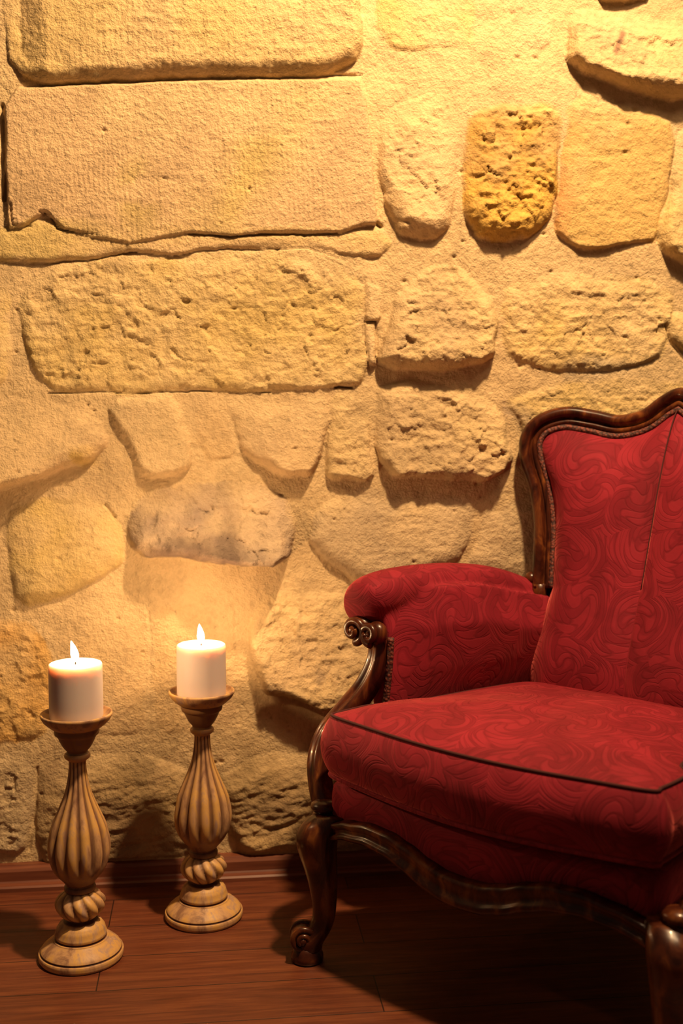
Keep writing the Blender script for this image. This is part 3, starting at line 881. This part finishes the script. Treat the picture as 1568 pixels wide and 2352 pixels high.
# --- seat box: cover and serpentine wooden apron
def apron_z(s):
    a = abs(s)
    K = [(0, .199), (.035, .201), (.07, .210), (.11, .226), (.15, .238), (.20, .243), (.25, .238), (.285, .228), (.31, .215)]
    for (a0, z0), (a1, z1) in zip(K[:-1], K[1:]):
        if a <= a1:
            t = (a - a0) / (a1 - a0); return z0 + (z1 - z0) * (t * t * (3 - 2 * t) * .5 + t * .5)
    return K[-1][1]
def front_y(s): return -.010 - .024 * math.cos(min(1, abs(s) / .30) * PI / 2)
def seat_box():
    # plan loop of the rail
    n = 60; frontp = [(-.300 + .600 * i / n) for i in range(n + 1)]
    loop = [(s * .985, front_y(s) + .021, 1) for s in frontp]
    side = [(.300, .05), (.292, .16), (.276, .30), (.256, .44), (.240, .555)]
    loop += [(s, d, 0) for s, d in side] + [(-s, d, 0) for s, d in reversed(side)]
    cover = []
    for t in (0, .12, .3, .5, .7, .88, 1.0):
        ring = []
        for s, d, fr in loop:
            zb = (apron_z(s) if fr else .235) + .022; zt = .325
            puff = .008 * math.sin(PI * min(1, t * 1.0)) ** .7 - (.012 if t == 1 else 0)
            ring.append((s * (1 + puff * .6), d - (puff if fr else 0), zb + (zt - zb) * t))
        cover.append(ring)
    cover.append([(s * .9, d * .9 + .02, .326) for s, d, fr in loop])
    v, f = loft(cover, True, True)
    o = link_mesh('seat_rail_upholstery', v, f, M_RED, ARM); box_uv(o, .5)
    # apron moulding
    prof = [(0, .0), (-.004, .004), (-.002, .011), (.006, .0135), (.010, .010), (.012, .006), (.022, .007), (.030, .0115), (.036, .010), (.038, .004), (.038, -.012), (0, -.012)]
    rings = []
    for s in [(-.312 + .624 * i / 90) for i in range(91)]:
        z = apron_z(s); y = front_y(s) + .006
        hs = .72 + .38 * math.cos(min(1, abs(s) / .24) * PI / 2); rings.append([(s, y - b, z + a * hs) for a, b in prof])
    v, f = loft(rings)
    parts = [(v, f)]
    for sx in (-1, 1):
        rr = []
        for s, d in [(.302, -.01), (.301, .05), (.293, .16), (.277, .30), (.257, .44), (.242, .57)]:
            rr.append([(sx * (s + b), d, .222 + a * .95) for a, b in prof])
        parts.append(loft(rr))
    parts.append(loft([[(-.25, y, z) for y, z in ((.545, .22), (.575, .22), (.575, .27), (.545, .27))], [(.25, y, z) for y, z in ((.545, .22), (.575, .22), (.575, .27), (.545, .27))]]))
    o = link_mesh('apron', *merge(parts), M_WOOD, ARM)
    bm = bmesh.new(); bm.from_mesh(o.data); bmesh.ops.recalc_face_normals(bm, faces=bm.faces); bm.to_mesh(o.data); bm.free()
    tag(o, 'serpentine walnut apron moulding')
    # dust cover underneath
    v, f = loft([[(s * .97, d * .97 + .01, z) for s, d, fr in loop] for z in (.250, .262)])
    link_mesh('underlining', v, f, M_UNDER, ARM, smooth=False)
seat_box()

# --- loose seat cushion
def cushion():
    F = [(-.281, -.010), (-.20, -.020), (-.10, -.029), (0, -.032), (.10, -.029), (.20, -.020), (.293, -.010)]
    side = [(.289, .015), (.290, .085), (.278, .115), (.262, .14), (.250, .22), (.238, .33), (.222, .43), (.205, .475)]
    backp = [(.15, .49), (.0, .492)]
    L = F + [(s + max(0, .011 - d * .03), d) for s, d in side] + backp + [(-s, d) for s, d in backp[:1]] + [(-s, d) for s, d in reversed(side)]
    P = catmull([(s, d, 0) for s, d in L], 10, True)
    n = len(P)
    cx, cy = 0, .22
    def nrm(i):
        t = (P[(i + 1) % n] - P[(i - 1) % n]).normalized(); return Vector((t.y, -t.x, 0))
    def zt(x, y): return .441 - .020 * max(0, y) / .48 - .006 * math.cos(min(1, abs(x) / .29) * PI / 2) * (1 if y < .05 else 0)
    def zb(x, y):
        c = math.cos(min(1, abs(x) / .29) * PI / 2) if y < .05 else 0
        return .338 - .012 * c - .004 * max(0, y)
    rings = []
    # underside
    for r in (.02, .4, .8, .97):
        rings.append([(cx + (p.x - cx) * r, cy + (p.y - cy) * r, zb(p.x, p.y) + .002 - .008 * (1 - r)) for p in P])
    nb = 12
    for k in range(nb + 1):
        t = k / nb; bul = .020 * math.sin(PI * t) ** .8
        rings.append([(p.x + nrm(i).x * bul, p.y + nrm(i).y * bul, zb(p.x, p.y) + (zt(p.x, p.y) - zb(p.x, p.y)) * t) for i, p in enumerate(P)])
    m = 40
    for k in range(1, m + 1):
        r = 1 - k / m * .995
        rg = []
        for p in P:
            x = cx + (p.x - cx) * r; y = cy + (p.y - cy) * r
            z0 = zt(p.x, p.y) * 1.0 + (.432 - zt(p.x, p.y)) * (1 - r)
            crown = .034 * (1 - r ** 2.6) ** .85
            crown += .0012 * math.sin(x * 31 + y * 17) * (1 - r) * 2
            rg.append((x, y, z0 + crown))
        rings.append(rg)
    v, f = loft(rings)
    o = link_mesh('seat_cushion', v, f, M_RED, ARM)
    bm = bmesh.new(); bm.from_mesh(o.data); bmesh.ops.recalc_face_normals(bm, faces=bm.faces); bm.to_mesh(o.data); bm.free()
    box_uv(o, .9); tag(o, 'loose red damask seat cushion with welted edges')
    top = [Vector((p.x + nrm(i).x * .0005, p.y + nrm(i).y * .0005, zt(p.x, p.y) + .0005)) for i, p in enumerate(P)]
    o2 = link_mesh('top_welt', *tube(top, .0026, 8, True), M_SEAM, o); tag(o2, 'dark welt along the top edge of the cushion')
    bot = [Vector((p.x + nrm(i).x * .003, p.y + nrm(i).y * .003, zb(p.x, p.y) + .001)) for i, p in enumerate(P)]
    o3 = link_mesh('bottom_welt', *tube(bot, .0042, 8, True), M_RED, o); box_uv(o3)
cushion()

# --- legs
def front_leg(sx):
    e = Vector((-.7071, -.7071, 0)); g = Vector((-.7071, .7071, 0)); c0 = Vector((-.292, .020, 0))
    K = [(.262, .014, .026, .030), (.245, .030, .032, .036), (.222, .039, .035, .038), (.195, .038, .032, .034), (.165, .033, .0275, .029), (.135, .029, .0235, .025), (.105, .027, .0205, .022),
         (.080, .028, .019, .0205), (.062, .034, .020, .0215), (.047, .044, .0225, .024), (.034, .053, .0235, .025), (.022, .055, .023, .024)]
    ck = catmull([(o, z, 0) for z, o, a, b in K], 4); rk = catmull([(a, b, 0) for z, o, a, b in K], 4)
    rings = []
    for c, r in zip(ck, rk):
        ring = []
        for i in range(20):
            th = 2 * PI * i / 20; cc, ss = math.cos(th), math.sin(th)
            # raised spine on the outer corner
            rr = 1 + .10 * max(0, cc) ** 6
            ring.append(c0 + e * (c.x + r.x * cc * rr) + g * (r.y * math.copysign(abs(ss) ** .9, ss)) + Vector((0, 0, c.y)))
        rings.append(ring)
    parts = [loft(rings)]
    # scroll toe
    ct = c0 + e * .066 + Vector((0, 0, .042))
    for sgn in (-1, 1):
        sp = []
        for i in range(44):
            t = i / 43; a = PI * .9 - t * 3.2 * PI; rr = .0215 * (1 - .75 * t)
            sp.append(ct + e * (rr * math.cos(a)) + g * (sgn * (.014 + .007 * t)) + Vector((0, 0, rr * math.sin(a))))
        parts.append(tube(sp, lambda t: .0058 * (1 - .3 * t), 8))
        cb = ct + g * (sgn * .018); parts.append(ball(cb, .0075, 10, 8))
    rings = []
    for i in range(17):
        pass
    cyl = []
    for w in (-.017, -.012, 0, .012, .017):
        r = .021 if abs(w) < .015 else .018
        cyl.append([ct + g * w + e * (r * math.cos(2 * PI * k / 18)) + Vector((0, 0, r * math.sin(2 * PI * k / 18))) for k in range(18)])
    parts.append(loft(cyl))
    # carved pad under the foot
    rings = []
    for z, r in ((0, .021), (.003, .0245), (.012, .0245), (.018, .022), (.028, .021)):
        rings.append([c0 + e * .058 + Vector((r * 1.15 * math.cos(2 * PI * k / 20), r * 1.15 * math.sin(2 * PI * k / 20), z)) for k in range(20)])
    parts.append(loft(rings))
    V, Fc = merge(parts); V = [tuple(p) for p in V]
    if sx > 0: V = [(-a + .014, b, c) for a, b, c in V]; Fc = [tuple(reversed(q)) for q in Fc]
    # knee shell ornament
    return V, Fc
def back_leg(sx):
    P = catmull([(sx * .236, .560, .27), (sx * .238, .566, .18), (sx * .243, .585, .09), (sx * .247, .600, 0.004)], 6)
    V, Fc = tube(P, lambda t: .020 - .005 * t, 10)
    return V, Fc
for sx in (-1, 1):
    for nm, fn in (('leg', front_leg), ('leg', back_leg)):
        o = link_mesh(nm, *fn(sx), M_WOOD, ARM)
        bm = bmesh.new(); bm.from_mesh(o.data); bmesh.ops.recalc_face_normals(bm, faces=bm.faces)
        zmin = min(q.co.z for q in bm.verts)
        for q in bm.verts: q.co.z -= zmin * max(0, 1 - q.co.z / .05)
        bm.to_mesh(o.data); bm.free()
        tag(o, 'carved cabriole front leg with scroll toe' if fn is front_leg else 'plain raked back leg')

# ------------------------------------------------------------------ candlesticks and candles
def lathe(table, n=112, flute=None, k=6):
    """table of (z, r); flute(z, theta) -> (radius factor, patina)"""
    P = []
    for (z0, r0), (z1, r1) in zip(table[:-1], table[1:]):
        for j in range(k): P.append((z0 + (z1 - z0) * j / k, r0 + (r1 - r0) * j / k))
    P.append(table[-1])
    V = []; A = []
    for z, r in P:
        for i in range(n):
            th = 2 * PI * i / n
            fr, pa = flute(z, th) if flute else (1, 1)
            V.append((r * fr * math.cos(th), r * fr * math.sin(th), z)); A.append(pa)
    F = []
    for i in range(len(P) - 1):
        for j in range(n):
            a = i * n + j; b = i * n + (j + 1) % n; F.append((a, b, b + n, a + n))
    F.append(tuple(range(n - 1, -1, -1))); F.append(tuple((len(P) - 1) * n + j for j in range(n)))
    return V, F, A
def spl(table, k=6):
    return [(p.x, p.y) for p in catmull([(z, r, 0) for z, r in table], k)]
def carved(name, table, parent, flute=None, k=1, pat=None):
    V, F, A = lathe(table, flute=flute, k=k)
    o = link_mesh(name, V, F, M_CARVED, parent)
    at = o.data.attributes.new('patina', 'FLOAT', 'POINT')
    if pat: A = [a * pat(v[2]) for a, v in zip(A, V)]
    at.data.foreach_set('value', A)
    return o

def make_candlestick(loc, rz, label):
    root = empty('candlestick', loc, rz)
    tag(root, label, 'candlestick', 'carved wooden candlesticks on the floor')
    base = [(0, .0), (0, .070), (.004, .0730), (.011, .0735), (.014, .0725), (.0148, .0690), (.0165, .0685), (.0172, .0700), (.021, .0675), (.027, .0610), (.033, .0520), (.036, .0480), (.0375, .0475), (.0378, .0425), (.0405, .0420), (.041, .0445), (.045, .0450), (.049, .0435), (.056, .0415), (.063, .0365), (.068, .0285), (.070, .0230), (.074, .0222), (.080, .0225)]
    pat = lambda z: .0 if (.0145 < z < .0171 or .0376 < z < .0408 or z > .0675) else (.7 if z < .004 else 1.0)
    carved('base', base, root, k=3, pat=pat)
    NB = 11
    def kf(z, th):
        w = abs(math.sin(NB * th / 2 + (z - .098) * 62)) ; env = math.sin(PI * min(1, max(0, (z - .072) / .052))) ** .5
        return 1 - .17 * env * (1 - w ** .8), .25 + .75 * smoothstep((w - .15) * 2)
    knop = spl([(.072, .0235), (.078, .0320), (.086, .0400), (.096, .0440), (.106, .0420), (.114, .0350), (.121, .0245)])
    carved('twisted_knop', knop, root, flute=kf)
    NF = 13
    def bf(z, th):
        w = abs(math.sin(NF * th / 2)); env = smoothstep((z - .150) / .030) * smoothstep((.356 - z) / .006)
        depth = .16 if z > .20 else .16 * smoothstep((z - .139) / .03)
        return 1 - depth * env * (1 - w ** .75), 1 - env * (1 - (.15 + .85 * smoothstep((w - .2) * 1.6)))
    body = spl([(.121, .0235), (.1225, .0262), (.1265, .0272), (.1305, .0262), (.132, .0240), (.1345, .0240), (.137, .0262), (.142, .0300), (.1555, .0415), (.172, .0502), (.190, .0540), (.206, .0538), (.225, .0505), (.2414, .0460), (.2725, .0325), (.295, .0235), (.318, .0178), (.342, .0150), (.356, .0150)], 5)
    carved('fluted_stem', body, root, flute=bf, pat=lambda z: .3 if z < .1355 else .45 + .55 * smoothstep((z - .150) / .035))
    cup = spl([(.353, .0150), (.357, .0200), (.3605, .0222), (.3645, .0216), (.3675, .0180), (.371, .0185), (.377, .0235), (.386, .0285), (.396, .0330)], 4) + \
        [(.398, .0345), (.400, .0375), (.405, .0385), (.410, .0382), (.4105, .0400), (.4125, .0435), (.417, .0490), (.424, .0565), (.431, .0605), (.4345, .0615), (.437, .0605), (.437, .0585), (.432, .0550), (.4285, .0490), (.428, .0300), (.428, 0.001)]
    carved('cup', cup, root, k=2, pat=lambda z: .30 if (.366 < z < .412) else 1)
    return root

def make_candle(loc, rz, label, lean):
    root = empty('pillar_candle', loc, rz)
    tag(root, label, 'candle', 'lit pillar candles')
    R = .0455; Hh = .0955
    tab = [(0, .001), (0, R - .002), (.0015, R - .0004), (.004, R), (.03, R + .0002), (.06, R), (Hh - .004, R - .0002), (Hh - .001, R - .0012), (Hh, R - .0035), (Hh - .0004, R - .006), (Hh - .0012, R - .010), (Hh - .0022, R - .016), (Hh - .003, R - .026), (Hh - .003, .010), (Hh - .0028, .001)]
    V, F, A = lathe(tab, n=64, k=3)
    o = link_mesh('wax', V, F, M_WAX, root)
    wp = catmull([(0, 0, Hh - .008), (.0004, 0, Hh + .001), (.0015, .0003, Hh + .008)], 4)
    link_mesh('wick', *tube(wp, .0011, 8), M_WICK, root)
    # flame, a pointed drop of its own
    prof = [(0, .0018), (.003, .0045), (.008, .0064), (.014, .0068), (.020, .0058), (.027, .0040), (.033, .0018), (.0365, .0003)]
    pr = spl(prof, 4); rings = []
    for z, r in pr:
        r = max(r, .0002)
        rings.append([(r * math.cos(2 * PI * i / 20) + lean * z * z * 18, r * math.sin(2 * PI * i / 20), Hh + .002 + z) for i in range(20)])
    o = link_mesh('flame', *loft(rings), M_FLAME, root)
    L = lamp('candle_flame_light', 'POINT', (0, 0, Hh + .026), 5.6, (1.0, .60, .27), .008)
    L.parent = root
    return root

LP = (-.4565, 1.913, 0); RP = (-.2605, 2.072, 0)
make_candlestick(LP, .1, 'carved tan wooden candlestick at the left edge, nearer the viewer')
make_candlestick(RP, .33, 'carved tan wooden candlestick standing closer to the red armchair')
make_candle((LP[0], LP[1], .4283), 0, 'lit white pillar candle on the candlestick at the left edge', -.28)
make_candle((RP[0], RP[1], .4283), 1.0, 'lit white pillar candle on the candlestick closer to the armchair', -.2)
